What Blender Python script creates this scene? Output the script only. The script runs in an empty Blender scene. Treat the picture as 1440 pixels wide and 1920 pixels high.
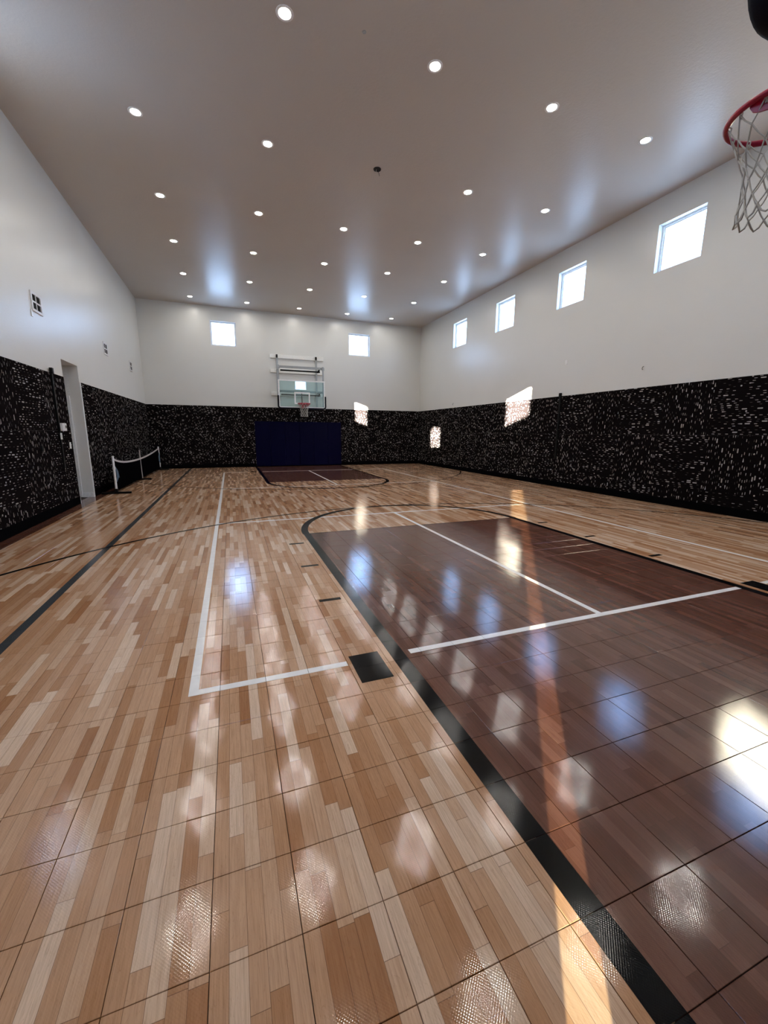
import bpy, math, random
from math import pi, sin, cos, radians as R
from mathutils import Matrix, Vector

random.seed(7)
sc = bpy.context.scene
COL = sc.collection

# ------------------------------------------------------------------ camera
cam_d = bpy.data.cameras.new('camera')
cam = bpy.data.objects.new('camera', cam_d)
COL.objects.link(cam)
cam_d.sensor_fit = 'VERTICAL'
cam_d.sensor_height = 36.0
cam_d.lens = 763.477 / 1920 * 36.0
cam_d.clip_start = 0.02
_r = Vector((0.937478, -0.347976, 0.006894))
_u = Vector((0.060071, 0.181284, 0.981594))
_f = Vector((0.342821, 0.919809, -0.190854))
cam.matrix_world = Matrix(((_r.x, _u.x, -_f.x, -2.7438), (_r.y, _u.y, -_f.y, -2.2570),
                           (_r.z, _u.z, -_f.z, 1.4379), (0, 0, 0, 1)))
sc.camera = cam

# ------------------------------------------------------------------ light and exposure
SUN_D = Vector((1.0, 1.3, -0.343)).normalized()          # the way the sunlight travels
world = bpy.data.worlds.new('world')
sc.world = world
world.use_nodes = True
wn = world.node_tree
wn.nodes.clear()
stc = wn.nodes.new('ShaderNodeTexCoord')
ssep = wn.nodes.new('ShaderNodeSeparateXYZ')
wn.links.new(stc.outputs['Generated'], ssep.inputs[0])
sky = wn.nodes.new('ShaderNodeValToRGB')                 # clear sky: paler at the horizon, deeper blue overhead
sky.color_ramp.elements[0].position = 0.0
sky.color_ramp.elements[0].color = (0.46, 0.66, 1.0, 1)
sky.color_ramp.elements[1].position = 0.7
sky.color_ramp.elements[1].color = (0.24, 0.46, 1.0, 1)
wn.links.new(ssep.outputs[2], sky.inputs[0])
bg = wn.nodes.new('ShaderNodeBackground')
bg.inputs['Strength'].default_value = 15.0
wo = wn.nodes.new('ShaderNodeOutputWorld')
wn.links.new(sky.outputs[0], bg.inputs[0])
wn.links.new(bg.outputs[0], wo.inputs[0])

sun_d = bpy.data.lights.new('sun', 'SUN')
sun_d.energy = 850.0
sun_d.color = (1.0, 0.86, 0.68)
sun_d.angle = R(0.53)
sun = bpy.data.objects.new('sun', sun_d)
COL.objects.link(sun)
sun.location = (-8, -10, 9)
sun.rotation_euler = SUN_D.to_track_quat('-Z', 'Y').to_euler()

LAMP_STRENGTH = 215.0                                     # radiance of the ceiling lights' lenses

vs = sc.view_settings
vs.view_transform = 'Standard'
vs.look = 'None'
vs.exposure = 0.40
vs.gamma = 1.0
vs.use_curve_mapping = False
cy = sc.cycles
cy.max_bounces = 10
cy.diffuse_bounces = 6
cy.glossy_bounces = 4
cy.transparent_max_bounces = 12
cy.sample_clamp_indirect = 8.0

# ------------------------------------------------------------------ room sizes (metres)
XL, XR, YN, YF, ZC = -5.656, 5.684, -2.55, 15.688, 6.128
ZW, ZB = 2.44, 0.15                # top of the carpet panels, top of the black base
TILE = 0.251
TX0, TY0 = -1.629, -1.304          # a tile corner

# ------------------------------------------------------------------ helpers
class MB:
    """collects boxes, tubes and plates into one mesh"""
    def __init__(s):
        s.v, s.f = [], []
    def add(s, vs_, fs_):
        o = len(s.v)
        s.v += [tuple(p) for p in vs_]
        s.f += [tuple(i + o for i in q) for q in fs_]
        return s
    def box(s, x0, x1, y0, y1, z0, z1):
        v = [(x0, y0, z0), (x1, y0, z0), (x1, y1, z0), (x0, y1, z0),
             (x0, y0, z1), (x1, y0, z1), (x1, y1, z1), (x0, y1, z1)]
        return s.add(v, [(0, 3, 2, 1), (4, 5, 6, 7), (0, 1, 5, 4), (1, 2, 6, 5), (2, 3, 7, 6), (3, 0, 4, 7)])
    def bevel_box(s, x0, x1, y0, y1, z0, z1, b):
        """box with all edges chamfered"""
        import bmesh
        bm = bmesh.new()
        bmesh.ops.create_cube(bm, size=1.0)
        for q in bm.verts:
            q.co = ((x0 + x1) / 2 + q.co.x * (x1 - x0), (y0 + y1) / 2 + q.co.y * (y1 - y0), (z0 + z1) / 2 + q.co.z * (z1 - z0))
        bmesh.ops.bevel(bm, geom=list(bm.edges), offset=b, segments=2, affect='EDGES', profile=0.5)
        bm.verts.index_update()
        s.add([tuple(q.co) for q in bm.verts], [tuple(q.index for q in fc.verts) for fc in bm.faces])
        bm.free()
        return s
    def tube(s, pts, r, n=8, closed=False, cap=True):
        pts = [Vector(p) for p in pts]
        m = len(pts)
        rings = []
        prev = None
        for i, p in enumerate(pts):
            if closed:
                t = pts[(i + 1) % m] - pts[i - 1]
            else:
                t = pts[min(i + 1, m - 1)] - pts[max(i - 1, 0)]
            t.normalize()
            if prev is None:
                a = Vector((0, 0, 1)) if abs(t.z) < 0.9 else Vector((1, 0, 0))
                u = t.cross(a).normalized()
            else:
                u = (prev - t * prev.dot(t)).normalized()
            prev = u
            w = t.cross(u)
            rr = r[i] if isinstance(r, (list, tuple)) else r
            rings.append([p + u * (rr * cos(2 * pi * k / n)) + w * (rr * sin(2 * pi * k / n)) for k in range(n)])
        vv = [q for g in rings for q in g]
        ff = []
        for i in range(m if closed else m - 1):
            j = (i + 1) % m
            for k in range(n):
                k2 = (k + 1) % n
                ff.append((i * n + k, i * n + k2, j * n + k2, j * n + k))
        if cap and not closed:
            ff.append(tuple(range(n))[::-1])
            ff.append(tuple((m - 1) * n + k for k in range(n)))
        return s.add(vv, ff)
    def lathe(s, prof, n=24, at=(0, 0, 0)):
        """profile of (radius, z) turned about z; closed where radius is 0"""
        vv, ff = [], []
        for (r, z) in prof:
            for k in range(n):
                a = 2 * pi * k / n
                vv.append((at[0] + r * cos(a), at[1] + r * sin(a), at[2] + z))
        for i in range(len(prof) - 1):
            for k in range(n):
                k2 = (k + 1) % n
                ff.append((i * n + k, i * n + k2, (i + 1) * n + k2, (i + 1) * n + k))
        return s.add(vv, ff)
    def prism(s, poly, z0, z1):
        n = len(poly)
        vv = [(x, y, z0) for x, y in poly] + [(x, y, z1) for x, y in poly]
        ff = [tuple(range(n))[::-1], tuple(range(n, 2 * n))]
        ff += [(i, (i + 1) % n, n + (i + 1) % n, n + i) for i in range(n)]
        return s.add(vv, ff)
    def build(s, name, mat, parent=None, smooth=False, loc=None):
        me = bpy.data.meshes.new(name)
        me.from_pydata(s.v, [], s.f)
        me.validate()
        me.update()
        if smooth:
            me.polygons.foreach_set('use_smooth', [True] * len(me.polygons))
            try:
                me.set_sharp_from_angle(angle=R(40))
            except Exception:
                pass
        if mat:
            me.materials.append(mat)
        o = bpy.data.objects.new(name, me)
        COL.objects.link(o)
        if parent:
            o.parent = parent
        if loc:
            o.location = loc
        return o

def tag(o, label=None, cat=None, group=None, kind=None):
    if label: o['label'] = label
    if cat: o['category'] = cat
    if group: o['group'] = group
    if kind: o['kind'] = kind
    return o

def empty(name, loc=(0, 0, 0), rz=0.0):
    o = bpy.data.objects.new(name, None)
    o.empty_display_size = 0.1
    COL.objects.link(o)
    o.location = loc
    o.rotation_euler = (0, 0, rz)
    return o

def copy_part(o, parent, loc=None):
    c = o.copy()
    COL.objects.link(c)
    c.parent = parent
    if loc: c.location = loc
    return c

# ------------------------------------------------------------------ materials
def new_mat(name):
    m = bpy.data.materials.new(name)
    m.use_nodes = True
    return m, m.node_tree, m.node_tree.nodes['Principled BSDF']

class NT:
    """small wrapper to write node maths shortly"""
    def __init__(s, nt):
        s.nt = nt
    def node(s, t, **kw):
        n = s.nt.nodes.new(t)
        for k, v in kw.items():
            setattr(n, k, v)
        return n
    def put(s, sock, v):
        if hasattr(v, 'is_linked') or hasattr(v, 'links'):
            s.nt.links.new(v, sock)
        else:
            sock.default_value = v
    def m(s, op, a, b=None, c=None, clamp=False):
        n = s.node('ShaderNodeMath', operation=op)
        n.use_clamp = clamp
        s.put(n.inputs[0], a)
        if b is not None: s.put(n.inputs[1], b)
        if c is not None: s.put(n.inputs[2], c)
        return n.outputs[0]
    def comb(s, x, y, z=0.0):
        n = s.node('ShaderNodeCombineXYZ')
        s.put(n.inputs[0], x); s.put(n.inputs[1], y); s.put(n.inputs[2], z)
        return n.outputs[0]
    def pos(s):
        g = s.node('ShaderNodeNewGeometry')
        x = s.node('ShaderNodeSeparateXYZ')
        s.nt.links.new(g.outputs['Position'], x.inputs[0])
        return x.outputs[0], x.outputs[1], x.outputs[2]
    def rnd(s, vec):
        n = s.node('ShaderNodeTexWhiteNoise', noise_dimensions='3D')
        s.put(n.inputs['Vector'], vec)
        return n.outputs['Value'], n.outputs['Color']
    def noise(s, vec, scale=1.0, detail=2.0, rough=0.5, dist=0.0):
        n = s.node('ShaderNodeTexNoise')
        s.put(n.inputs['Vector'], vec)
        n.inputs['Scale'].default_value = scale
        n.inputs['Detail'].default_value = detail
        n.inputs['Roughness'].default_value = rough
        n.inputs['Distortion'].default_value = dist
        return n.outputs['Fac']
    def ramp(s, fac, stops, interp='LINEAR'):
        n = s.node('ShaderNodeValToRGB')
        n.color_ramp.interpolation = interp
        e = n.color_ramp.elements
        while len(e) < len(stops):
            e.new(0.5)
        for i, (p, c) in enumerate(stops):
            e[i].position = p
            e[i].color = c if len(c) == 4 else (*c, 1)
        s.put(n.inputs[0], fac)
        return n.outputs[0]
    def mix(s, fac, a, b, blend='MIX'):
        n = s.node('ShaderNodeMix', data_type='RGBA', blend_type=blend)
        s.put(n.inputs[0], fac)
        for sock, v in ((n.inputs[6], a), (n.inputs[7], b)):
            s.put(sock, v if not isinstance(v, tuple) or len(v) == 4 else (*v, 1))
        return n.outputs[2]
    def bump(s, height, strength, dist, nrm=None):
        n = s.node('ShaderNodeBump')
        n.inputs['Strength'].default_value = strength
        n.inputs['Distance'].default_value = dist
        s.put(n.inputs['Height'], height)
        if nrm is not None: s.put(n.inputs['Normal'], nrm)
        return n.outputs[0]

def plain(name, col, rough=0.5, metal=0.0, grain=0.0, scale=40.0, spec=0.5):
    """plain paint, metal or plastic with a little tonal unevenness and fine relief"""
    m, nt, b = new_mat(name)
    k = NT(nt)
    tc = k.node('ShaderNodeTexCoord').outputs['Object']
    f = k.noise(tc, scale, 3.0)
    lo = tuple(c * (1 - 0.10) for c in col)
    hi = tuple(min(1, c * 1.10) for c in col)
    nt.links.new(k.ramp(f, [(0.3, lo), (0.7, hi)]), b.inputs['Base Color'])
    b.inputs['Roughness'].default_value = rough
    b.inputs['Metallic'].default_value = metal
    b.inputs['Specular IOR Level'].default_value = spec
    if grain:
        nt.links.new(k.bump(f, grain, 0.002), b.inputs['Normal'])
    return m

def tile_relief(k):
    """moulded dimples of the court tiles: a diagonal grid about 8 mm wide, plus slight unevenness"""
    x, y, z = k.pos()
    fq = 2 * pi / 0.0088
    a = k.m('SINE', k.m('MULTIPLY', x, fq))
    c = k.m('SINE', k.m('MULTIPLY', y, fq))
    g = k.m('MULTIPLY', a, c)
    n1 = k.bump(g, 0.040, 0.0012)
    w = k.noise(k.comb(x, y, 0.0), 9.0, 1.0)
    return k.bump(w, 0.03, 0.004, n1)

def mat_floor():
    m, nt, b = new_mat('court_tile_wood_print')
    k = NT(nt)
    x, y, z = k.pos()
    # planks run along y, five to a tile, of uneven length
    px = k.m('DIVIDE', k.m('SUBTRACT', x, TX0), TILE / 5)
    row = k.m('FLOOR', px)
    rv, rc = k.rnd(k.comb(row, 3.7, 0.0))
    ln = k.m('ADD', 0.34, k.m('MULTIPLY', rv, 0.42))
    rv2, _ = k.rnd(k.comb(row, 11.3, 5.0))
    py = k.m('DIVIDE', k.m('ADD', y, k.m('MULTIPLY', rv2, 7.0)), ln)
    cell = k.m('FLOOR', py)
    pv, pc = k.rnd(k.comb(row, cell, 1.0))
    light = k.ramp(pv, [(0.0, (0.365, 0.172, 0.080)), (0.22, (0.450, 0.245, 0.132)), (0.45, (0.520, 0.310, 0.185)),
                        (0.70, (0.570, 0.365, 0.235)), (0.86, (0.670, 0.485, 0.350)), (1.0, (0.720, 0.545, 0.415))])
    dark = k.ramp(pv, [(0.0, (0.092, 0.036, 0.024)), (0.35, (0.115, 0.047, 0.032)), (0.7, (0.135, 0.060, 0.042)), (1.0, (0.160, 0.076, 0.056))])
    # the brown lanes and the brown strip along the left wall
    ax = k.m('ABSOLUTE', x)
    inx = k.m('LESS_THAN', ax, 1.79)
    iny = k.m('MAXIMUM', k.m('LESS_THAN', y, 3.475), k.m('GREATER_THAN', y, 9.98))
    lane = k.m('MAXIMUM', k.m('MULTIPLY', inx, iny), k.m('LESS_THAN', x, -5.46))
    base = k.mix(lane, light, dark)
    # grain: fine streaks and long wavy figure, shifted per plank
    off = k.m('MULTIPLY', pv, 37.0)
    gv = k.comb(k.m('MULTIPLY', k.m('ADD', x, off), 190.0), k.m('MULTIPLY', y, 7.0), off)
    fine = k.noise(gv, 1.0, 4.0, 0.6, 0.6)
    gw = k.comb(k.m('MULTIPLY', k.m('ADD', x, off), 42.0), k.m('MULTIPLY', y, 3.2), off)
    fig = k.noise(gw, 1.0, 2.0, 0.5, 1.6)
    ring = k.m('ABSOLUTE', k.m('SINE', k.m('MULTIPLY', fig, 34.0)))
    g1 = k.ramp(fine, [(0.30, (0.80, 0.76, 0.72)), (0.62, (1.06, 1.06, 1.06))])
    g2 = k.ramp(ring, [(0.0, (0.80, 0.74, 0.70)), (0.35, (1.0, 1.0, 1.0))])
    base = k.mix(0.85, base, g1, 'MULTIPLY')
    base = k.mix(0.68, base, g2, 'MULTIPLY')
    # printed joints between planks
    fx = k.m('FRACT', px)
    fy = k.m('FRACT', py)
    jx = k.m('LESS_THAN', k.m('MINIMUM', fx, k.m('SUBTRACT', 1.0, fx)), 0.014)
    jy = k.m('LESS_THAN', k.m('MULTIPLY', k.m('MINIMUM', fy, k.m('SUBTRACT', 1.0, fy)), ln), 0.0009)
    joint = k.m('MAXIMUM', jx, jy)
    base = k.mix(k.m('MULTIPLY', joint, 0.62), base, (0.07, 0.03, 0.018))
    nt.links.new(base, b.inputs['Base Color'])
    b.inputs['Roughness'].default_value = 0.085
    b.inputs['Specular IOR Level'].default_value = 0.5
    nt.links.new(tile_relief(k), b.inputs['Normal'])
    return m

def mat_paint_line(name, col, rough=0.2, spec=0.35):
    m, nt, b = new_mat(name)
    k = NT(nt)
    x, y, z = k.pos()
    f = k.noise(k.comb(x, y, 0.0), 14.0, 4.0)
    nt.links.new(k.ramp(f, [(0.3, tuple(c * 0.92 for c in col)), (0.7, col)]), b.inputs['Base Color'])
    b.inputs['Roughness'].default_value = rough
    b.inputs['Specular IOR Level'].default_value = spec
    nt.links.new(tile_relief(k), b.inputs['Normal'])
    return m

def mat_wall(name, col, rough, bstr, bscale, spec=0.5):
    """semi-gloss wall paint with roller texture"""
    m, nt, b = new_mat(name)
    k = NT(nt)
    x, y, z = k.pos()
    v = k.comb(x, y, z)
    big = k.noise(v, 0.7, 3.0)
    nt.links.new(k.ramp(big, [(0.3, tuple(c * 0.965 for c in col)), (0.7, col)]), b.inputs['Base Color'])
    b.inputs['Roughness'].default_value = rough
    b.inputs['Specular IOR Level'].default_value = spec
    t = k.noise(v, bscale, 3.0, 0.6)
    nt.links.new(k.bump(t, bstr, 0.01), b.inputs['Normal'])
    return m

def mat_carpet(name, along, vertical):
    """black wall carpet with pale pill, dot and comet dashes; dashes run level or upright"""
    m, nt, b = new_mat(name)
    k = NT(nt)
    x, y, z = k.pos()
    h = x if along == 'x' else y
    u, v = (z, h) if vertical else (h, z)          # u runs along the dashes
    P, L = 0.036, 0.115
    vr = k.m('DIVIDE', v, P)
    row = k.m('FLOOR', vr)
    r0, _ = k.rnd(k.comb(row, 2.0, 9.0))
    ur = k.m('DIVIDE', k.m('ADD', u, k.m('MULTIPLY', r0, 5.0)), L)
    cell = k.m('FLOOR', ur)
    kind, kc = k.rnd(k.comb(row, cell, 4.0))
    sp = k.node('ShaderNodeSeparateColor')
    nt.links.new(kc, sp.inputs[0])
    jx, jy, jb = sp.outputs[0], sp.outputs[1], sp.outputs[2]
    def const(stops):
        return k.ramp(kind, [(p, (c, c, c)) for p, c in stops], 'CONSTANT')
    # kinds: 0-.22 nothing, faint pill, small pill, comet, big pill, dot
    half = const([(0, 0.0), (0.34, 0.016), (0.60, 0.019), (0.88, 0.028), (0.95, 0.030), (0.98, 0.002)])
    rad = const([(0, 0.0), (0.34, 0.0030), (0.60, 0.0046), (0.88, 0.0058), (0.95, 0.0098), (0.98, 0.0122)])
    tap = const([(0, 0.0), (0.34, 0.02), (0.60, 0.04), (0.88, 0.125), (0.95, 0.0), (0.98, 0.0)])
    bri = const([(0, 0.0), (0.34, 0.22), (0.60, 0.85), (0.88, 0.95), (0.95, 0.9), (0.98, 1.0)])
    du = k.m('MULTIPLY', k.m('SUBTRACT', k.m('FRACT', ur), k.m('ADD', 0.40, k.m('MULTIPLY', jx, 0.2))), L)
    dv = k.m('MULTIPLY', k.m('SUBTRACT', k.m('FRACT', vr), k.m('ADD', 0.42, k.m('MULTIPLY', jy, 0.16))), P)
    flip = k.m('SUBTRACT', k.m('MULTIPLY', k.m('GREATER_THAN', jb, 0.5), 2.0), 1.0)
    rr = k.m('ADD', rad, k.m('MULTIPLY', k.m('MULTIPLY', du, flip), tap))
    ex = k.m('MAXIMUM', k.m('SUBTRACT', k.m('ABSOLUTE', du), half), 0.0)
    d = k.m('SQRT', k.m('ADD', k.m('MULTIPLY', ex, ex), k.m('MULTIPLY', dv, dv)))
    on = k.m('MULTIPLY', k.m('LESS_THAN', d, rr), bri)
    fz = k.noise(k.comb(x, y, z), 420.0, 2.0)
    basec = k.ramp(fz, [(0.3, (0.0026, 0.0021, 0.0024)), (0.7, (0.0080, 0.0064, 0.0070))])
    lightc = k.ramp(fz, [(0.3, (0.30, 0.285, 0.28)), (0.7, (0.54, 0.51, 0.50))])
    nt.links.new(k.mix(on, basec, lightc), b.inputs['Base Color'])
    b.inputs['Roughness'].default_value = 0.75
    b.inputs['Specular IOR Level'].default_value = 0.0
    nt.links.new(k.bump(fz, 0.4, 0.002), b.inputs['Normal'])
    return m

def mat_glass(name, tint, refl):
    """thin clear pane: lets light straight through and mirrors a little of the room"""
    m, nt, b = new_mat(name)
    nt.nodes.remove(b)
    k = NT(nt)
    t = k.node('ShaderNodeBsdfTransparent')
    t.inputs[0].default_value = (*tint, 1)
    g = k.node('ShaderNodeBsdfGlossy')
    g.inputs['Roughness'].default_value = 0.01
    fr = k.node('ShaderNodeLayerWeight')
    fr.inputs[0].default_value = 0.35
    fac = k.m('ADD', refl, k.m('MULTIPLY', fr.outputs['Fresnel'], 0.35), clamp=True)
    mx = k.node('ShaderNodeMixShader')
    nt.links.new(fac, mx.inputs[0])
    nt.links.new(t.outputs[0], mx.inputs[1])
    nt.links.new(g.outputs[0], mx.inputs[2])
    nt.links.new(mx.outputs[0], nt.nodes['Material Output'].inputs[0])
    return m

def mat_lens():
    m, nt, b = new_mat('lamp_lens')
    b.inputs['Base Color'].default_value = (0.9, 0.9, 0.88, 1)
    b.inputs['Emission Color'].default_value = (1.0, 0.95, 0.88, 1)
    b.inputs['Emission Strength'].default_value = LAMP_STRENGTH
    return m

M = dict(
    floor=mat_floor(),
    line_white=mat_paint_line('white_court_paint', (0.90, 0.90, 0.89), 0.14),
    line_black=mat_paint_line('black_court_paint', (0.0025, 0.003, 0.004), 0.10, 0.18),
    line_grey=mat_paint_line('grey_court_paint', (0.050, 0.056, 0.062), 0.12),
    wall=mat_wall('cream_wall_paint', (0.70, 0.705, 0.675), 0.30, 0.16, 60.0, 0.65),
    ceiling=mat_wall('beige_ceiling_paint', (0.56, 0.515, 0.468), 0.33, 0.25, 26.0, 0.15),
    trim=plain('white_trim_paint', (0.78, 0.80, 0.80), 0.35),
    hall=plain('hall_paint', (0.70, 0.71, 0.70), 0.5),
    base=plain('black_rubber_base', (0.0025, 0.0025, 0.003), 0.6, spec=0.0),
    subfloor=plain('dark_subfloor', (0.02, 0.012, 0.009), 0.8),
    vinyl=plain('white_vinyl_frame', (0.80, 0.82, 0.84), 0.35),
    glass=mat_glass('window_glass', (0.93, 0.95, 0.95), 0.04),
    dimming_glass=mat_glass('streak_dimming_glass', (0.14, 0.14, 0.125), 0.04),  # dark tint added to dim the sun streak on the floor
    board_glass=mat_glass('backboard_glass', (0.80, 0.93, 0.93), 0.10),
    lens=mat_lens(),
    ring=plain('white_lamp_ring', (0.82, 0.81, 0.79), 0.35),
    dark=plain('dark_void', (0.008, 0.007, 0.006), 0.7),
    black=plain('black_steel', (0.004, 0.0045, 0.005), 0.45, spec=0.12),
    pad=plain('navy_vinyl_pad', (0.0008, 0.0008, 0.016), 0.45, grain=0.15, scale=180.0, spec=0.04),
    boardpad=plain('black_foam_padding', (0.004, 0.0045, 0.010), 0.5, grain=0.2, scale=200.0, spec=0.1),
    wood_white=plain('white_painted_board', (0.84, 0.85, 0.83), 0.45),
    steel=plain('grey_steel_tube', (0.36, 0.39, 0.41), 0.42, 0.0),
    alu=plain('white_aluminium_frame', (0.86, 0.88, 0.88), 0.3, 0.0),
    rim=plain('red_rim_paint', (0.34, 0.004, 0.034), 0.32),
    cord=plain('white_net_cord', (0.50, 0.49, 0.46), 0.7, grain=0.3, scale=400.0),
    netblack=plain('black_net_cord', (0.002, 0.002, 0.0025), 0.8, spec=0.0),
    band=plain('white_net_band', (0.55, 0.52, 0.51), 0.6),
    post=plain('white_net_post', (0.82, 0.83, 0.84), 0.35),
    strap=plain('blue_grey_strap', (0.10, 0.16, 0.22), 0.55),
    plastic=plain('white_plastic', (0.80, 0.81, 0.80), 0.35),
    grille=plain('white_vent_metal', (0.72, 0.73, 0.75), 0.4),
    door=plain('white_door_paint', (0.74, 0.76, 0.77), 0.35),
)
for al in 'xy':
    for ve in (0, 1):
        M['carpet_%s%d' % (al, ve)] = mat_carpet('wall_carpet_%s_%s' % ('end' if al == 'x' else 'side', 'upright' if ve else 'level'), al, ve)

# ------------------------------------------------------------------ shell: walls with openings
def holed_wall(name, axis, plane, out, u0, u1, z0, z1, holes, mat, thick=0.18):
    """wall in the plane x=plane (axis 'x') or y=plane; 'out' is +1/-1 away from the room; holes are (u0,u1,z0,z1)"""
    us = sorted({u0, u1, *[h[0] for h in holes], *[h[1] for h in holes]})
    zs = sorted({z0, z1, *[h[2] for h in holes], *[h[3] for h in holes]})
    def solid(i, j):
        if i < 0 or j < 0 or i >= len(us) - 1 or j >= len(zs) - 1:
            return False
        uc, zc = (us[i] + us[i + 1]) / 2, (zs[j] + zs[j + 1]) / 2
        return not any(h[0] < uc < h[1] and h[2] < zc < h[3] for h in holes)
    pa, pb = plane, plane + out * thick
    def P(p, u, z):
        return (p, u, z) if axis == 'x' else (u, p, z)
    b = MB()
    for i in range(len(us) - 1):
        for j in range(len(zs) - 1):
            if not solid(i, j):
                continue
            a, c, d, e = us[i], us[i + 1], zs[j], zs[j + 1]
            for p in (pa, pb):
                b.add([P(p, a, d), P(p, c, d), P(p, c, e), P(p, a, e)], [(0, 1, 2, 3)])
            for di, dj, q in ((-1, 0, ((a, d), (a, e))), (1, 0, ((c, d), (c, e))), (0, -1, ((a, d), (c, d))), (0, 1, ((a, e), (c, e)))):
                if not solid(i + di, j + dj):
                    (ua, za), (ub, zb) = q
                    b.add([P(pa, ua, za), P(pa, ub, zb), P(pb, ub, zb), P(pb, ua, za)], [(0, 1, 2, 3)])
    o = b.build(name, mat)
    import bmesh
    bm = bmesh.new()
    bm.from_mesh(o.data)
    bmesh.ops.remove_doubles(bm, verts=bm.verts, dist=1e-5)
    bmesh.ops.recalc_face_normals(bm, faces=bm.faces)
    bm.to_mesh(o.data)
    bm.free()
    return tag(o, kind='structure')

WZ0, WZ1 = 4.715, 5.612
RIGHT_WIN = [(-1.93, -1.01), (0.81, 1.73), (3.545, 4.458), (6.29, 7.19), (9.00, 9.945), (11.76, 12.71)]
FAR_WIN = [(-3.222, -2.293), (2.262, 3.218)]
NEAR_WIN = [(-3.34, -2.40), (2.26, 3.20)]
LEFT_WIN = [(-1.36, -0.38), (4.12, 5.00)]
DOOR = (7.45, 8.35, 0.0, 2.765)
STREAK_GAP = [(-2.735, -2.530, 0.02, 1.42), (-2.920, -2.530, 1.42, 2.36)]      # unseen doorway behind the camera; stepped outline added to shape the sun streak

wall_left = holed_wall('wall_left', 'x', XL, -1, YN, YF, 0, ZC, [DOOR] + [(a, b, WZ0, WZ1) for a, b in LEFT_WIN], M['wall'])
wall_right = holed_wall('wall_right', 'x', XR, 1, YN, YF, 0, ZC, [(a, b, WZ0, WZ1) for a, b in RIGHT_WIN], M['wall'])
wall_far = holed_wall('wall_far', 'y', YF, 1, XL, XR, 0, ZC, [(a, b, WZ0, WZ1) for a, b in FAR_WIN], M['wall'])
wall_near = holed_wall('wall_near', 'y', YN, -1, XL, XR, 0, ZC, [(a, b, WZ0, WZ1) for a, b in NEAR_WIN] + STREAK_GAP, M['wall'], thick=0.06)

ceiling = tag(MB().box(XL - 0.2, XR + 0.2, YN - 0.2, YF + 0.2, ZC, ZC + 0.15).build('ceiling', M['ceiling']), kind='structure')
floor = tag(MB().box(XL - 0.2, XR + 0.2, YN - 0.2, YF + 0.2, -0.16, -0.0125).build('floor', M['subfloor']), kind='structure')

# ------------------------------------------------------------------ floor tiles
def tile_mesh():
    h, c, t = TILE / 2 - 0.0011, 0.0011, 0.012
    v = []
    for z, q in ((0.0, h - c), (-c * 0.8, h), (-t, h)):
        v += [(-q, -q, z), (q, -q, z), (q, q, z), (-q, q, z)]
    f = [(0, 1, 2, 3)]
    for l in (0, 4):
        f += [(l + i, l + 4 + i, l + 4 + (i + 1) % 4, l + (i + 1) % 4) for i in range(4)]
    return v, f
tv, tf = tile_mesh()
tm = bpy.data.meshes.new('tile')
tm.from_pydata(tv, [], tf)
tm.materials.append(M['floor'])
CAMP = Vector((-2.7438, -2.2570, 1.4379))
def project(p):
    d = Vector(p) - CAMP
    w = d.dot(_f)
    if w < 0.05:
        return None
    return 720 + 763.477 * d.dot(_r) / w, 960 - 763.477 * d.dot(_u) / w, w
cells = []
i0, i1 = math.floor((XL - TX0) / TILE), math.ceil((XR - TX0) / TILE)
j0, j1 = math.floor((YN - TY0) / TILE), math.ceil((YF - TY0) / TILE)
for i in range(i0, i1):
    for j in range(j0, j1):
        cx, cy_ = TX0 + (i + 0.5) * TILE, TY0 + (j + 0.5) * TILE
        pr = project((cx, cy_, 0))
        seen = pr is not None and -90 < pr[0] < 1530 and pr[1] < 2010
        area = 1.0 / pr[2] ** 3 if seen else 0.0
        cells.append((area, cx, cy_))
cells.sort(key=lambda c: -c[0])
rt = random.Random(3)
rest = MB()
for n, (area, cx, cy_) in enumerate(cells):
    rx, ry = R(rt.gauss(0, 0.075)), R(rt.gauss(0, 0.075))
    if n < 300:
        o = bpy.data.objects.new('tile', tm)
        COL.objects.link(o)
        o.parent = floor
        o.location = (cx, cy_, 0)
        o.rotation_euler = (rx, ry, 0)
    else:
        x0, x1 = max(-TILE, XL - 0.1 - cx), min(TILE, XR + 0.1 - cx)
        rest.add([(cx + max(x0, min(x1, a)), cy_ + b, c + b * rx - a * ry) for a, b, c in tv], tf)
tag(rest.build('tile', M['floor'], floor), kind='stuff')

# ------------------------------------------------------------------ painted court lines (follow the tile grid)
LZ = 0.0012
def line_rect(b, x0, x1, y0, y1, z=LZ):
    g = 0.0012
    def cuts(a, c, t0):
        i = math.floor((a - t0) / TILE)
        r = []
        while t0 + i * TILE < c:
            s, e = max(a, t0 + i * TILE + g), min(c, t0 + (i + 1) * TILE - g)
            if e - s > 0.001:
                r.append((s, e))
            i += 1
        return r
    for xa, xb in cuts(x0, x1, TX0):
        for ya, yb in cuts(y0, y1, TY0):
            b.box(xa, xb, ya, yb, z - 0.003, z)

def line(label, mat, *rects, z=LZ):
    b = MB()
    for r in rects:
        line_rect(b, *r, z=z)
    o = b.build('court_line', mat, floor)
    o['label'] = label
    return o

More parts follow.
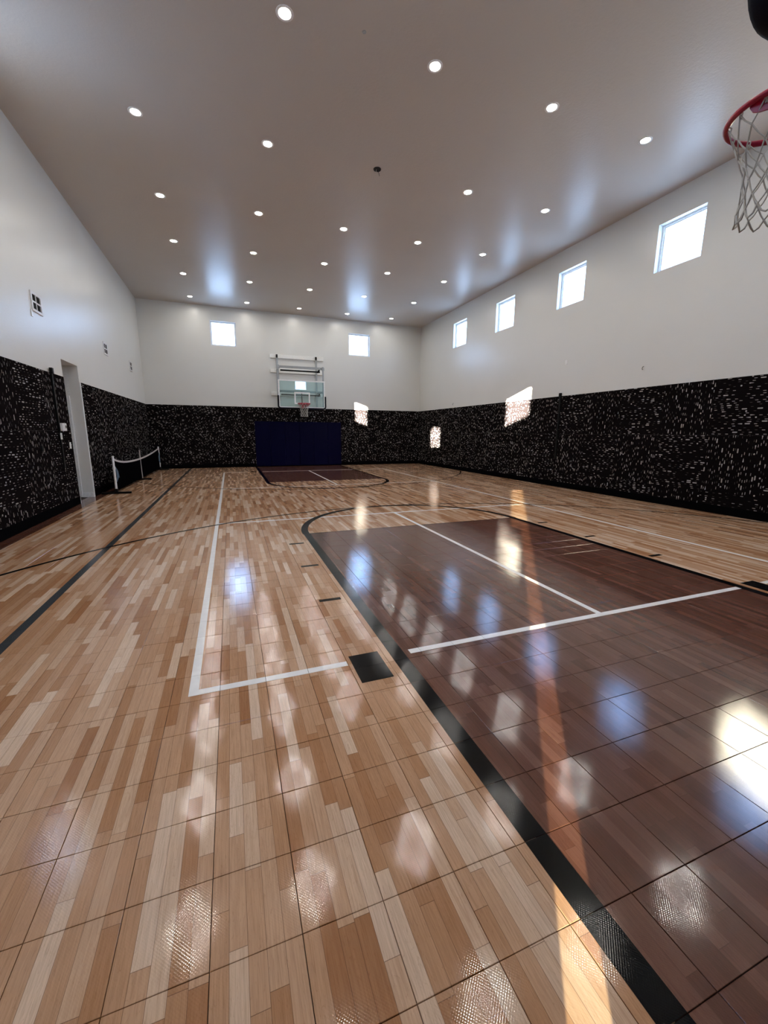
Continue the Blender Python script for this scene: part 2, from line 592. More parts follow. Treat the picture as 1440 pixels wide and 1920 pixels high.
def arc_line(label, cx, cy_, r0, r1, a0, a1, mat, clip=None, n=160, z=LZ + 0.0004):
    b = MB()
    runs = []
    for i in range(n):
        t0, t1 = a0 + (a1 - a0) * i / n, a0 + (a1 - a0) * (i + 1) / n
        q = [(cx + r * cos(t), cy_ + r * sin(t)) for r, t in ((r0, t0), (r1, t0), (r1, t1), (r0, t1))]
        if clip and any(abs(p[0] - 0.014) > clip for p in q):
            continue
        b.add([(p[0], p[1], z - 0.003) for p in q] + [(p[0], p[1], z) for p in q],
              [(4, 5, 6, 7), (0, 1, 5, 4), (2, 3, 7, 6), (1, 2, 6, 5), (3, 0, 4, 7)])
    o = b.build('court_line', mat, floor)
    o['label'] = label
    return o

w = 0.0508
PW, PB = M['line_white'], M['line_black']
line('white left sideline of the small racket court', PW, (-3.048, -3.048 + w, 0, 13.411))
line('white right sideline of the small racket court', PW, (3.048 - w, 3.048, 0, 13.411))
for ya, nm in ((0.0, 'near'), (13.411 - w, 'far')):
    line('white %s baseline broken at the black lane lines' % nm, PW, (-3.048 + w, -2.135, ya, ya + w), (-1.705, 1.755, ya, ya + w), (2.125, 3.048 - w, ya, ya + w))
line('white cross line beyond the near brown lane', PW, (-3.048 + w, 3.048 - w, 4.547, 4.547 + w))
line('white cross line in front of the far brown lane', PW, (-3.048 + w, 3.048 - w, 8.815, 8.815 + w))
line('white centre line on the near brown lane', PW, (-w / 2, w / 2, w, 4.547))
line('white centre line on the far brown lane', PW, (-w / 2, w / 2, 8.815 + w, 13.411 - w))
LA, LB = 1.745, 1.840
FT, FTF = 3.475, 9.97
line('black line along the left edge of the near lane', PB, (-LB, -LA, YN + 0.02, FT))
line('black line along the right edge of the near lane', PB, (LA, LB, YN + 0.02, FT))
line('black line along the left edge of the far lane', PB, (-LB, -LA, FTF, YF - 0.03))
line('black line along the right edge of the far lane', PB, (LA, LB, FTF, YF - 0.03))
line('thin black line closing the near lane', PB, (-LA, LA, FT - 0.012, FT + 0.018), z=LZ - 0.0003)
line('thin black line closing the far lane', PB, (-LA, LA, FTF - 0.018, FTF + 0.012), z=LZ - 0.0003)
arc_line('black half circle at the end of the near lane', 0, FT, LA + 0.005, LB + 0.01, 0, pi, PB)
arc_line('black half circle at the end of the far lane', 0, FTF, LA + 0.005, LB + 0.01, pi, 2 * pi, PB)
arc_line('long black arc around the near hoop', 0, -0.935, 6.19, 6.24, 0.02, pi - 0.02, PB, clip=5.63, z=LZ + 0.0008)
arc_line('long black arc around the far hoop', 0, 14.35, 6.19, 6.24, pi + 0.02, 2 * pi - 0.02, PB, clip=5.63, z=LZ + 0.0008)
line('dark grey line along the left side of the floor', M['line_grey'], (-4.305, -4.235, YN + 0.02, YF - 0.03), z=LZ - 0.0002)
for s, nm in ((-1, 'left'), (1, 'right')):
    for yy, far in ((1.05, 0), (2.03, 0), (2.99, 0), (13.411 - 1.05, 1), (13.411 - 2.03, 1), (13.411 - 2.99, 1)):
        xs = sorted((s * 1.915, s * 2.105))
        o = line('short black lane mark', PB, (xs[0], xs[1], yy - 0.025, yy + 0.025))
    xs = sorted((s * 1.907, s * 2.107))
    line('black square block at the %s of the near lane' % nm, PB, (xs[0], xs[1], -0.204, 0.101))
    line('black square block at the %s of the far lane' % nm, PB, (xs[0], xs[1], 13.31, 13.615))

# ------------------------------------------------------------------ wall carpet panels, base and trim
def panels(wall, axis, plane, inn, cuts_u, skip=None, par0=0):
    zc = [(1.4352, ZW), (0.4002, 1.4348), (ZB - 0.02, 0.3998)]
    for i in range(len(cuts_u) - 1):
        a, c = cuts_u[i] + 0.0002, cuts_u[i + 1] - 0.0002
        if skip and skip(a, c):
            continue
        for r, (z0, z1) in enumerate(zc):
            b = MB()
            t = 0.012
            p0, p1 = sorted((plane, plane + inn * t))
            if axis == 'x':
                b.bevel_box(p0, p1, a, c, z0, z1, 0.0015)
            else:
                b.bevel_box(a, c, p0, p1, z0, z1, 0.0015)
            mat = M['carpet_%s%d' % ('y' if axis == 'x' else 'x', (i + r + par0) % 2)]
            b.build('panel', mat, wall)

ys_r = [YN + 0.0] + [0.94 + i * 0.985 - 2 * 0.985 for i in range(17)] + [YF]
ys_r = [v for v in ys_r if YN <= v <= YF]
panels(wall_right, 'x', XR, -1, ys_r, par0=0)
ys_l = [YN, -1.60, -0.60, 0.40, 1.40, 2.40, 3.40, 4.40, 5.40, 6.42, 7.44]
panels(wall_left, 'x', XL, 1, ys_l, par0=0)
ys_l2 = [8.405, 9.41, 10.42, 11.43, 12.44, 13.45, 14.46, YF]
panels(wall_left, 'x', XL, 1, ys_l2, par0=0)
xs_f = [XL + 0.013] + [-4.65 + i * 1.03 for i in range(11)]
xs_f = [v for v in xs_f if v < XR - 0.3] + [XR - 0.013]
panels(wall_far, 'y', YF, -1, xs_f, par0=0)
near_cuts = [XL + 0.013, -4.6, -3.6]
panels(wall_near, 'y', YN, 1, near_cuts, par0=0)
panels(wall_near, 'y', YN, 1, [-2.40, -1.4, -0.4, 0.6, 1.6, 2.6, 3.6, 4.6, XR - 0.013], par0=1)

tag(MB().box(XR - 0.02, XR, YN + 0.02, YF - 0.02, 0, ZB).build('baseboard_right', M['base']), kind='structure')
bl = MB().box(XL, XL + 0.02, YN + 0.02, 7.43, 0, ZB)
bl.box(XL, XL + 0.02, 8.42, YF - 0.02, 0, ZB)
tag(bl.build('baseboard_left', M['base']), kind='structure')
tag(MB().box(XL, XR, YF - 0.02, YF, 0, ZB).build('baseboard_far', M['base']), kind='structure')
bn = MB().box(XL, -3.6, YN, YN + 0.02, 0, ZB).box(-2.38, XR, YN, YN + 0.02, 0, ZB)
tag(bn.build('baseboard_near', M['base']), kind='structure')

# ------------------------------------------------------------------ windows
def window(idx, axis, plane, out, a, c, depth=0.105, thick=0.18):
    z0, z1 = WZ0, WZ1
    f0, f1 = plane + out * depth, plane + out * (depth + 0.06)
    g = plane + out * (depth + 0.035)
    fw = 0.035
    fr = MB()
    def bx(b, u0, u1, za, zb, p0, p1):
        p0, p1 = sorted((p0, p1))
        if axis == 'x':
            b.box(p0, p1, u0, u1, za, zb)
        else:
            b.box(u0, u1, p0, p1, za, zb)
    root = empty('window_%d' % idx, (plane, (a + c) / 2, z0) if axis == 'x' else ((a + c) / 2, plane, z0))
    tag(root, kind='structure')
    bx(fr, a, a + fw, z0, z1, f0, f1)
    bx(fr, c - fw, c, z0, z1, f0, f1)
    bx(fr, a + fw, c - fw, z0, z0 + fw, f0, f1)
    bx(fr, a + fw, c - fw, z1 - fw, z1, f0, f1)
    inv = Matrix.Translation(root.location).inverted()
    o = fr.build('frame', M['vinyl'], root); o.matrix_parent_inverse = inv
    st = MB()
    sw = 0.022
    s0, s1 = plane + out * (depth + 0.018), plane + out * (depth + 0.052)
    bx(st, a + fw, a + fw + sw, z0 + fw, z1 - fw, s0, s1)
    bx(st, c - fw - sw, c - fw, z0 + fw, z1 - fw, s0, s1)
    bx(st, a + fw + sw, c - fw - sw, z0 + fw, z0 + fw + sw, s0, s1)
    bx(st, a + fw + sw, c - fw - sw, z1 - fw - sw, z1 - fw, s0, s1)
    o = st.build('sash', M['vinyl'], root); o.matrix_parent_inverse = inv
    gl = MB()
    bx(gl, a + fw + sw, c - fw - sw, z0 + fw + sw, z1 - fw - sw, g, g + out * 0.004)
    o = gl.build('pane', M['glass'], root); o.matrix_parent_inverse = inv

n = 1
for a, c in FAR_WIN:
    window(n, 'y', YF, 1, a, c, depth=0.06); n += 1
for a, c in RIGHT_WIN[::-1]:
    window(n, 'x', XR, 1, a, c); n += 1
for a, c in LEFT_WIN:
    window(n, 'x', XL, -1, a, c, depth=0.02); n += 1
for a, c in NEAR_WIN:
    window(n, 'y', YN, -1, a, c, depth=0.0, thick=0.06); n += 1

# ------------------------------------------------------------------ doorway in the left wall, with the hall behind it
d0, d1, _, dz = DOOR
hall = MB()
hx = XL - 0.18
hall.box(hx - 1.35, hx - 1.30, d0 - 0.35, d1 + 0.05, 0, 2.9)           # back of the hall
hall.box(hx - 1.30, hx, d0 - 0.40, d0 - 0.35, 0, 2.9)
hall.box(hx - 1.30, hx, d1 + 0.0, d1 + 0.05, 0, 2.9)
hall.box(hx - 1.35, hx, d0 - 0.40, d1 + 0.05, 2.765, 2.85)
tag(hall.build('wall_hall', M['hall']), kind='structure')
door = empty('door_1', (XL - 0.20, d1 - 0.03, 0))
tag(door, kind='structure')
inv = Matrix.Translation(door.location).inverted()
dl = MB().bevel_box(XL - 1.10, XL - 0.195, d1 - 0.046, d1 - 0.006, 0.012, 2.155, 0.003)
o = dl.build('door_leaf', M['door'], door); o.matrix_parent_inverse = inv
kn = MB().lathe([(0.0, 0), (0.022, 0.002), (0.027, 0.02), (0.018, 0.04), (0.009, 0.045), (0.009, 0.07)], 14)
o = kn.build('door_knob', M['steel'], door, True); o.rotation_euler = (R(-90), 0, 0); o.location = (-0.83, -0.086, 1.0)
tb = MB().box(XL - 0.185, XL + 0.004, d1 - 0.012, d1, 0, 0.105)
tag(tb.build('baseboard_doorway', M['trim']), kind='structure')
tr = MB().box(XL, XL + 0.014, d1, d1 + 0.05, 0, ZW).box(XL, XL + 0.020, d0 - 0.012, d0, 0, 0.13)
tag(tr.build('trim_doorway', M['trim']), kind='structure')
tag(MB().box(XL - 1.6, XL - 0.02, d0 - 0.4, d1 + 0.05, -0.012, -0.002).build('floor_hall', M['subfloor']), kind='structure')

# ------------------------------------------------------------------ unseen door behind the camera, its gap made up to shape the sun streak
nd = empty('door_2', (-3.1, YN - 0.03, 0))
tag(nd, kind='structure')
inv = Matrix.Translation(nd.location).inverted()
o = MB().bevel_box(-3.60, -2.93, YN + 0.002, YN + 0.03, 0.01, 2.42, 0.004).build('door_leaf', M['door'], nd); o.matrix_parent_inverse = inv
o = MB().box(-2.918, -2.532, YN - 0.034, YN - 0.028, 0.03, 2.35).build('pane', M['dimming_glass'], nd); o.matrix_parent_inverse = inv  # unseen pane added across the opening to weaken the streak
o = MB().box(-2.530, -2.41, YN, YN + 0.03, 0, 2.42).build('jamb', M['trim'], nd); o.matrix_parent_inverse = inv

# ------------------------------------------------------------------ recessed ceiling lights
COLX = [-3.785, -1.872, 0.045, 1.957, 3.865]
ROWY = [14.76, 12.50, 10.21, 8.07, 5.73, 3.44, 1.15, -1.13]
ords = ['first', 'second', 'third', 'fourth', 'fifth']
rown = ['row nearest the far wall', 'second row from the far wall', 'third row from the far wall', 'fourth row from the far wall',
        'row beside the black junction box', 'largest front row', 'unseen row over the near baseline', 'unseen row over the camera']
proto_ring = proto_lens = None
def make_light(x, y, label):
    global proto_ring, proto_lens
    r = empty('recessed_light', (x, y, ZC))
    tag(r, label, 'ceiling light', 'recessed lights in the ceiling')
    if proto_ring is None:
        rg = MB().lathe([(0.066, -0.001), (0.071, -0.006), (0.094, -0.007), (0.100, -0.004), (0.101, 0.0), (0.066, 0.0)], 28)
        proto_ring = rg.build('trim_ring', M['ring'], r, True)
        ln = MB().lathe([(0.0005, -0.0045), (0.050, -0.004), (0.066, -0.0015)], 28)
        proto_lens = ln.build('lens', M['lens'], r, True)
    else:
        copy_part(proto_ring, r); copy_part(proto_lens, r)
for ri, y in enumerate(ROWY):
    for ci, x in enumerate(COLX):
        if ri == 4 and ci == 2:
            continue                                     # here hangs the open box instead
        if ri == 5:
            nm = ['hidden leftmost one', 'first seen', 'second seen', 'third seen', 'fourth seen'][ci]
        else:
            nm = ords[ci - 1] if ri == 4 and ci > 2 else ords[ci]
        make_light(x, y, 'recessed ceiling light, %s from the left, %s' % (nm, rown[ri]))

# open junction box with a loose wire, in place of one light
jb = empty('junction_box', (0.045, 5.70, ZC))
tag(jb, 'round black open junction box in the ceiling with a loose wire', 'junction box')
MB().lathe([(0.0005, -0.002), (0.055, -0.003), (0.060, -0.010), (0.068, -0.010), (0.070, 0.0)], 24).build('box', M['dark'], jb, True)
MB().tube([(0.0, 0.0, -0.002), (0.012, -0.004, -0.03), (0.03, 0.0, -0.055), (0.045, 0.008, -0.095)], 0.004, 6).build('wire', M['black'], jb, True)
MB().tube([(-0.01, 0.005, -0.002), (-0.02, 0.01, -0.03), (-0.012, 0.02, -0.05)], 0.003, 6).build('wire', M['cord'], jb, True)
sp = empty('sprinkler_cover', (-0.956, 3.329, ZC))
tag(sp, 'small grey round plate on the ceiling near the front lights', 'plate')
MB().lathe([(0.0005, -0.006), (0.022, -0.005), (0.026, 0.0)], 18).build('plate', M['steel'], sp, True)

# ------------------------------------------------------------------ hoops
def frame_rect(b, x0, x1, z0, z1, wd, y0, y1):
    b.box(x0, x0 + wd, y0, y1, z0, z1)
    b.box(x1 - wd, x1, y0, y1, z0, z1)
    b.box(x0 + wd, x1 - wd, y0, y1, z0, z0 + wd)
    b.box(x0 + wd, x1 - wd, y0, y1, z1 - wd, z1)

def net_mesh():
    N, rows = 12, 6
    prof = [(0.226, -0.010), (0.196, -0.085), (0.164, -0.160), (0.140, -0.235), (0.128, -0.305), (0.130, -0.375), (0.138, -0.440)]
    b = MB()
    rn = random.Random(5)
    jit = {}
    def knot(i, l):
        i %= N
        if (i, l) not in jit:
            jit[(i, l)] = (rn.uniform(-.05, .05) if l else 0, rn.uniform(-.006, .006) if l else 0, rn.uniform(-.008, .008) if l else 0)
        dj = jit[(i, l)]
        a = 2 * pi * (i + 0.5 * (l % 2)) / N + dj[0]
        r, z = prof[l]
        r += dj[1]
        return Vector((r * cos(a), r * sin(a), z + dj[2]))
    for l in range(rows):
        for i in range(N):
            p = knot(i, l)
            for q in (knot(i, l + 1), knot(i - 1 if l % 2 == 0 else i + 1, l + 1)):
                mid = (p + q) / 2 + Vector((0, 0, -0.006))
                b.tube([p, mid, q], 0.0038, 5)
    for i in range(N):                                    # loops around the rim and the slack loops at the bottom
        p = knot(i, 0)
        n_ = Vector((p.x, p.y, 0)).normalized()
        b.tube([p + n_ * 0.016 + Vector((0, 0, 0.002)), p + Vector((0, 0, 0.026)) + n_ * 0.006, p - n_ * 0.012 + Vector((0, 0, 0.008)), p - n_ * 0.008 + Vector((0, 0, -0.02))], 0.0038, 5)
        a, c = knot(i, rows), knot(i + 1, rows)
        m_ = (a + c) / 2
        m_ = m_ + Vector((m_.x, m_.y, 0)).normalized() * 0.01 + Vector((0, 0, -0.050))
        b.tube([a, a * 0.75 + c * 0.25 + Vector((0, 0, -0.036)), m_, a * 0.25 + c * 0.75 + Vector((0, 0, -0.036)), c], 0.0050, 5)
        for l in range(1, rows + 1):                      # knots
            q = knot(i, l)
            b.lathe([(0.0003, -0.007), (0.0062, 0.0), (0.0003, 0.007)], 5, q)
    return b

NET = net_mesh()

def hoop(loc, rz, label, over, rim_z, board_x=0.0):
    """wall mounted, height adjustable; local +y points from the wall into the court, z from the floor"""
    h = empty('basketball_hoop', loc, rz)
    tag(h, label, 'basketball hoop')
    zb = rim_z - 0.155
    zt = zb + 1.065
    W = 0.915
    # wall ledger boards
    for z0, z1 in ((zt + 0.955, zt + 1.105), (zt + 0.385, zt + 0.535), (zt - 0.52, zt - 0.37)):
        MB().bevel_box(-1.12, 1.07, 0.012, 0.052, z0, z1, 0.004).build('wall_board', M['wood_white'], h)
    for sx in (-1, 1):
        br = MB().box(sx * 0.80 - 0.035, sx * 0.80 + 0.035, 0.052, 0.085, zt + 0.965, zt + 1.095)
        br.box(sx * 0.80 - 0.012, sx * 0.80 + 0.012, 0.085, 0.16, zt + 0.985, zt + 1.06)
        br.build('bracket', M['black'], h)
        MB().box(sx * 0.80 - 0.032, sx * 0.80 + 0.032, 0.056, 0.106, zb + 0.05, zt + 0.965).build('wall_upright', M['steel'], h)
        # parallel arms: upper and lower
        for za in (zt + 0.50, zt - 0.42):
            b = MB().tube([(sx * 0.80, 0.09, za), (sx * 0.80, over - 0.10, za)], 0.026, 10)
            b.build('arm', M['steel'], h, True)
        MB().box(sx * 0.875 - 0.026, sx * 0.875 + 0.026, over - 0.16, over - 0.11, zb + 0.05, zt + 0.56).build('front_upright', M['steel'], h)
        hk = MB().box(sx * 0.875 - 0.05, sx * 0.875 + 0.045, over - 0.175, over - 0.10, zt + 0.43, zt + 0.53)
        hk.build('arm_joint', M['steel'], h)
    for za in (zt + 0.50, zt - 0.42):
        MB().box(-0.85, 0.85, over - 0.20, over - 0.155, za - 0.045, za + 0.040).build('cross_beam', M['steel'], h)
        bb = MB().box(-0.78, 0.78, over - 0.29, over - 0.25, za - 0.150, za - 0.095)
        bb.add([(-0.80, over - 0.29, za - 0.01), (-0.74, over - 0.29, za - 0.01), (-0.66, over - 0.29, za - 0.16), (-0.72, over - 0.29, za - 0.16),
                (-0.80, over - 0.25, za - 0.01), (-0.74, over - 0.25, za - 0.01), (-0.66, over - 0.25, za - 0.16), (-0.72, over - 0.25, za - 0.16)],
               [(0, 1, 2, 3), (7, 6, 5, 4), (0, 4, 5, 1), (1, 5, 6, 2), (2, 6, 7, 3), (3, 7, 4, 0)])
        bb.build('black_bar', M['black'], h)  # black bar with a slanted end piece, below each cross beam
    MB().tube([(0, over - 0.05, zb + 0.16), (0, over - 0.17, zt - 0.42)], 0.020, 10).build('adjuster', M['black'], h, True)
    # glass backboard
    fr = MB()
    frame_rect(fr, -W, W, zb, zt, 0.050, over - 0.034, over)
    bb_ = fr.build('backboard', M['alu'], h)
    MB().box(-W + 0.02, W - 0.02, over - 0.022, over - 0.010, zb + 0.02, zt - 0.02).build('glass', M['board_glass'], bb_)
    sq = MB()
    frame_rect(sq, -0.305, 0.305, zb + 0.155, zb + 0.155 + 0.457, 0.05, over - 0.010, over - 0.006)
    o = sq.build('target_square', M['alu'], bb_)
    # black edge padding: bottom and up both corners, rounded
    cr = 0.09
    path = [(-W - 0.012, zb + 0.47), (-W - 0.012, zb + cr)]
    path += [(-W - 0.012 + cr - cr * cos(t), zb - 0.012 + cr - cr * sin(t)) for t in [pi / 2 * k / 6 for k in range(0, 7)]]
    path += [(-x, z) for x, z in path[::-1]]
    pd = MB()
    hw, ht = 0.040, 0.042
    P3 = []
    for k_, (x, z) in enumerate(path):
        a = path[max(k_ - 1, 0)]; c = path[min(k_ + 1, len(path) - 1)]
        t = Vector((c[0] - a[0], 0, c[1] - a[1])).normalized()
        nn = Vector((t.z, 0, -t.x))
        ctr = Vector((x, over - 0.017, z))
        P3.append([ctr + nn * (0.030 * ca) + Vector((0, 1, 0)) * (ht * sa) for ca, sa in
                   [(-.6, -1), (.6, -1), (1, -.6), (1, .6), (.6, 1), (-.6, 1), (-1, .6), (-1, -.6)]])
    vv = [q for g in P3 for q in g]
    ff = [(i * 8 + k_, i * 8 + (k_ + 1) % 8, (i + 1) * 8 + (k_ + 1) % 8, (i + 1) * 8 + k_) for i in range(len(path) - 1) for k_ in range(8)]
    ff += [tuple(range(8)), tuple((len(path) - 1) * 8 + k_ for k_ in range(8))[::-1]]
    pd.add(vv, ff).build('edge_padding', M['boardpad'], bb_, True)
    # rim with its plate and spring housing
    rc = over + 0.381
    rr = 0.2286 + 0.009
    ri = MB().tube([(rr * cos(2 * pi * k_ / 48), rc + rr * sin(2 * pi * k_ / 48), rim_z) for k_ in range(48)], 0.0145, 10, closed=True)
    rim = ri.build('rim', M['rim'], h, True)
    arc = [((rr - 0.028 * sin(t)) * cos(pi + t), rc + (rr - 0.028 * sin(t)) * sin(pi + t)) for t in [pi * k_ / 22 for k_ in range(23)]]
    side = [((rr + 0.004 + 0.10 * sin(t) ** 2) * cos(t), rc - (rr + 0.004 + 0.10 * sin(t) ** 2) * sin(t)) for t in [0.1 * k_ for k_ in range(0, 7)]]
    poly = arc + side + [(0.115, over + 0.045), (0.115, over + 0.004), (-0.115, over + 0.004), (-0.115, over + 0.045)] + [(-x, y) for x, y in side[::-1]]
    MB().prism(poly, rim_z - 0.012, rim_z + 0.004).build('rim_plate', M['rim'], rim)
    for sx in (-1, 1):                                    # side gussets running back and down to the board
        gs = MB()
        A, B = Vector((sx * 0.222, rc + 0.035)), Vector((sx * 0.105, over + 0.004))
        nrm = Vector((B.y - A.y, A.x - B.x)).normalized() * 0.005
        prof = []
        for s_, dz_ in ((0.0, 0.020), (0.03, 0.040), (0.08, 0.052), (0.3, 0.070), (0.6, 0.100), (1.0, 0.150)):
            q = A.lerp(B, s_)
            prof.append((q, rim_z - dz_))
        vv = []
        for q, zl in prof:
            for o_ in (-1, 1):
                vv += [(q.x + o_ * nrm.x, q.y + o_ * nrm.y, rim_z), (q.x + o_ * nrm.x, q.y + o_ * nrm.y, zl)]
        ff = []
        for i in range(len(prof) - 1):
            a_, b_ = 4 * i, 4 * i + 4
            ff += [(a_, a_ + 1, b_ + 1, b_), (a_ + 2, b_ + 2, b_ + 3, a_ + 3), (a_ + 1, a_ + 3, b_ + 3, b_ + 1), (a_, b_, b_ + 2, a_ + 2)]
        ff += [(0, 2, 3, 1), (4 * len(prof) - 4, 4 * len(prof) - 3, 4 * len(prof) - 1, 4 * len(prof) - 2)]
        gs.add(vv, ff).build('gusset', M['rim'], rim)
    hs = MB()
    hs.add([(-0.105, over + 0.002, rim_z), (0.105, over + 0.002, rim_z), (0.045, over + 0.002, rim_z - 0.165), (-0.045, over + 0.002, rim_z - 0.165),
            (-0.085, over + 0.145, rim_z - 0.01), (0.085, over + 0.145, rim_z - 0.01), (0.040, over + 0.06, rim_z - 0.165), (-0.040, over + 0.06, rim_z - 0.165)],
           [(0, 3, 2, 1), (4, 5, 6, 7), (0, 4, 7, 3), (1, 2, 6, 5), (0, 1, 5, 4), (3, 7, 6, 2)])
    hs.build('spring_housing', M['rim'], rim)
    o = NET.build('net', M['cord'], h, True)
    o.location = (0, rc, rim_z)
    o.rotation_euler = (0, 0, 0.13)
    return h

hoop((0.02, YF, 0), pi, 'wall mounted basketball hoop with glass backboard on the far wall', YF - 14.5, 2.53)
hoop((0.0, YN, 0), 0.0, 'red basketball rim and net at the upper right, close to the camera', -1.08 - YN, 3.05)

# ------------------------------------------------------------------ navy wall padding under the far hoop
wp = empty('wall_pad', (0.035, YF, 0))
tag(wp, 'wide navy blue padded mat on the far wall beneath the hoop', 'wall pad')
for i in range(6):
    x0 = -1.815 + i * 0.6083
    MB().bevel_box(x0 + 0.001, x0 + 0.6073, -0.068, -0.0125, 0.155 if False else 0.03, 1.868, 0.012).build('pad_panel', M['pad'], wp)

# ------------------------------------------------------------------ portable net by the left wall
PX, P1, P2 = -5.30, 8.72, 15.15
nt_ = empty('portable_net', (PX, (P1 + P2) / 2, 0))
tag(nt_, 'portable low racket net with sagging white band, set along the left wall', 'net')
def yl(y): return y - (P1 + P2) / 2
def band_z(y):
    t = (y - P1) / (P2 - P1)
    return 0.845 + (-0.02) * t - 0.185 * (1 - abs(2 * (t ** 0.72) - 1) ** 2.1)
for yy in (P1, P2):
    MB().tube([(0, yl(yy), 0.10), (0, yl(yy), 0.60), (0, yl(yy), 0.875)], [0.024, 0.024, 0.024], 12).build('post', M['post'], nt_, True)
    MB().tube([(0, yl(yy), 0.56), (0, yl(yy), 0.62)], 0.031, 12).build('collar', M['post'], nt_, True)
    s = 1 if yy == P1 else -1
    ft = MB().bevel_box(-0.30, 0.30, yl(yy) + 0.0 - 0.03, yl(yy) + 0.03, 0.0, 0.045, 0.008)
    ft.bevel_box(-0.032, 0.032, yl(yy) - 0.032, yl(yy) + 0.032, 0.03, 0.12, 0.006)
    ft.build('foot', M['black'], nt_)
    st = MB()
    for k_ in range(4):
        a = yl(yy) + s * (0.06 + 0.05 * k_)
        st.tube([(0.01 * k_, yl(yy) + s * 0.03, 0.66 - 0.02 * k_), (0.02, a, 0.60 - 0.03 * k_), (0.03, a + s * 0.02, 0.40 - 0.05 * (k_ % 2)), (0.02, a - s * 0.02, 0.28 + 0.03 * k_)], 0.011, 6)
    st.build('strap', M['strap'], nt_, True)
NS = 40
b = MB()
ysn = [P1 + 0.02 + (P2 - P1 - 0.04) * i / NS for i in range(NS + 1)]
vv = []
for y in ysn:
    z = band_z(y)
    for dx, dz_ in ((-0.004, 0.0), (0.004, 0.0), (0.004, -0.048), (-0.004, -0.048)):
        vv.append((dx, yl(y), z + dz_))
ff = [(i * 4 + k_, i * 4 + (k_ + 1) % 4, (i + 1) * 4 + (k_ + 1) % 4, (i + 1) * 4 + k_) for i in range(NS) for k_ in range(4)]
b.add(vv, ff).build('top_band', M['band'], nt_)
g = MB()
NH = 48
for r_ in range(NH):
    vv = []
    for y in ysn:
        zt_ = band_z(y) - 0.045
        z = zt_ + (0.075 - zt_) * (r_ + 0.5) / NH
        for dx, dz_ in ((-0.0035, 0.0035), (0.0035, 0.0035), (0.0035, -0.0035), (-0.0035, -0.0035)):
            vv.append((dx, yl(y), z + dz_))
    g.add(vv, ff)
ny = int((P2 - P1) / 0.0145)
for i in range(ny):
    y = P1 + 0.03 + i * (P2 - P1 - 0.06) / ny
    g.box(-0.0042, 0.0042, yl(y) - 0.0036, yl(y) + 0.0036, 0.07, band_z(y) - 0.04)
tag(g.build('netting', M['netblack'], nt_), kind='stuff')
yc = 11.72
MB().tube([(0.012, yl(yc) - 0.0, 0.05), (0.0, yl(yc), 0.48), (0.0, yl(yc), 0.885)], 0.013, 10).build('centre_pole', M['band'], nt_, True)
MB().bevel_box(-0.25, 0.25, yl(yc) - 0.025, yl(yc) + 0.025, 0.0, 0.05, 0.008).build('foot', M['black'], nt_)

# ------------------------------------------------------------------ black net rails on both side walls
for x, y, inn, lb in ((XL, 6.81, 1, 'black upright net rail on the left wall beside the doorway'), (XR, 6.74, -1, 'black upright net rail on the right wall among the carpet panels')):
    r = empty('net_rail', (x, y, 0.76))
    tag(r, lb, 'rail')
    p0, p1 = sorted((inn * 0.012, inn * 0.042))
    MB().bevel_box(p0, p1, -0.028, 0.028, 0, 1.755, 0.004).build('channel', M['black'], r)
    q0, q1 = sorted((inn * 0.012, inn * 0.06))
    MB().bevel_box(q0, q1, -0.036, 0.036, 1.66, 1.76, 0.006).build('end_cap', M['black'], r)

# ------------------------------------------------------------------ small fittings on the walls
def fitting(name, label, cat, loc, parts):
    e = empty(name, loc)
    tag(e, label, cat)
    for nm, mat, args, bev in parts:
        MB().bevel_box(*args, bev).build(nm, mat, e)
    return e
fitting('thermostat', 'white wall control box with dark screen beside the left net rail', 'thermostat', (XL + 0.062, 6.85, 1.40),
        [('housing', M['plastic'], (0, 0.045, -0.10, 0.09, 0.03, 0.17), 0.008), ('screen', M['dark'], (0.0452, 0.048, 0.02, 0.065, 0.08, 0.13), 0.001)])
fitting('light_switch', 'small white switch plate just below the wall control box', 'switch', (XL + 0.044, 6.80, 1.28),
        [('plate', M['plastic'], (0, 0.008, -0.038, 0.038, 0, 0.115), 0.002), ('rocker', M['plastic'], (0.008, 0.013, -0.015, 0.015, 0.025, 0.09), 0.002)])
fitting('light_switch', 'white switch plate next to the edge of the left doorway', 'switch', (XL + 0.012, 7.29, 1.10),
        [('plate', M['plastic'], (0, 0.008, -0.038, 0.038, 0, 0.12), 0.002), ('rocker', M['plastic'], (0.008, 0.013, -0.015, 0.015, 0.03, 0.09), 0.002)])
fitting('sensor_plate', 'small white plate high on the left wall under the nearest vent', 'plate', (XL, 6.42, 3.26),
        [('plate', M['plastic'], (0, 0.012, -0.03, 0.03, 0, 0.11), 0.003)])
fitting('outlet_plate', 'small white blank plate on the right wall above the net rail', 'plate', (XR, 6.655, 3.235),
        [('plate', M['plastic'], (-0.010, 0, -0.038, 0.038, 0, 0.115), 0.003)])
fitting('coat_knob', 'small black knob on the right carpet wall under the sunlit patch', 'knob', (XR - 0.012, 8.33, 1.375),
        [('knob', M['black'], (-0.04, 0, -0.02, 0.02, 0, 0.07), 0.012)])
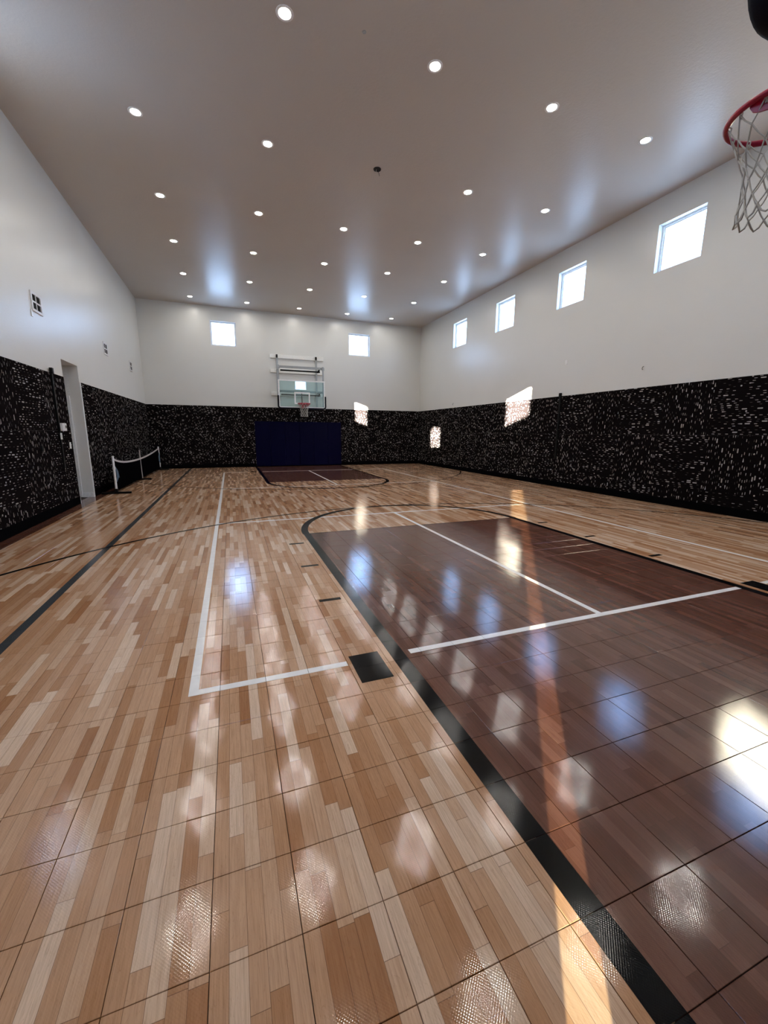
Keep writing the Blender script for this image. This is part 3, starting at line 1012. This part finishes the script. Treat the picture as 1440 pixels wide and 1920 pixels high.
fitting('wall_anchor', 'small black anchor on the left carpet wall before the rail', 'anchor', (XL + 0.012, 5.97, 1.10),
        [('anchor', M['black'], (0, 0.03, -0.03, 0.03, 0, 0.10), 0.01)])
for (y, z, lb) in ((12.50, 2.565, 'tiny dark hook on the right wall near the far corner'), (4.42, 2.83, 'tiny dark hook on the right wall nearest the camera')):
    e = empty('wall_hook', (XR, y, z))
    tag(e, lb, 'hook')
    MB().tube([(0, 0, 0.05), (-0.03, 0.0, 0.035), (-0.045, 0.0, 0.0), (-0.035, 0.0, -0.02), (-0.015, 0, -0.015)], 0.006, 6).build('hook', M['black'], e, True)

def vent(y0, y1, z0, z1, label):
    e = empty('wall_vent', (XL, (y0 + y1) / 2, z0))
    tag(e, label, 'vent', 'vents on the left wall')
    hw, hh = (y1 - y0) / 2, z1 - z0
    MB().box(0.0005, 0.003, -hw + 0.03, hw - 0.03, 0.03, hh - 0.03).build('shade_backing', M['dark'], e)  # flat sheet; the shade inside the vent is put into its dark colour
    f = MB()
    for a in ((-hw, -hw + 0.045, 0, hh), (hw - 0.045, hw, 0, hh), (-hw + 0.045, hw - 0.045, 0, 0.04), (-hw + 0.045, hw - 0.045, hh - 0.04, hh)):
        f.box(0, 0.018, a[0], a[1], a[2], a[3])
    f.build('frame', M['grille'], e)
    MB().box(0.001, 0.016, -hw + 0.045, hw - 0.045, hh * 0.5 - 0.012, hh * 0.5 + 0.012).build('cross_bar', M['grille'], e)
    for k_ in range(5):
        yy = -hw + 0.045 + (k_ + 1) * (2 * hw - 0.09) / 6
        wd = 0.010 if k_ == 2 else 0.003
        MB().box(0.002, 0.012, yy - wd, yy + wd, 0.04, hh - 0.04).build('slat', M['grille'] if k_ == 2 else M['black'], e)
vent(6.45, 6.86, 3.365, 3.675, 'white framed dark wall vent on the left wall, the largest and nearest')
vent(10.58, 10.96, 3.375, 3.685, 'white framed dark wall vent on the left wall, second of three')
vent(13.52, 13.88, 3.36, 3.67, 'white framed dark wall vent on the left wall, nearest the far corner')
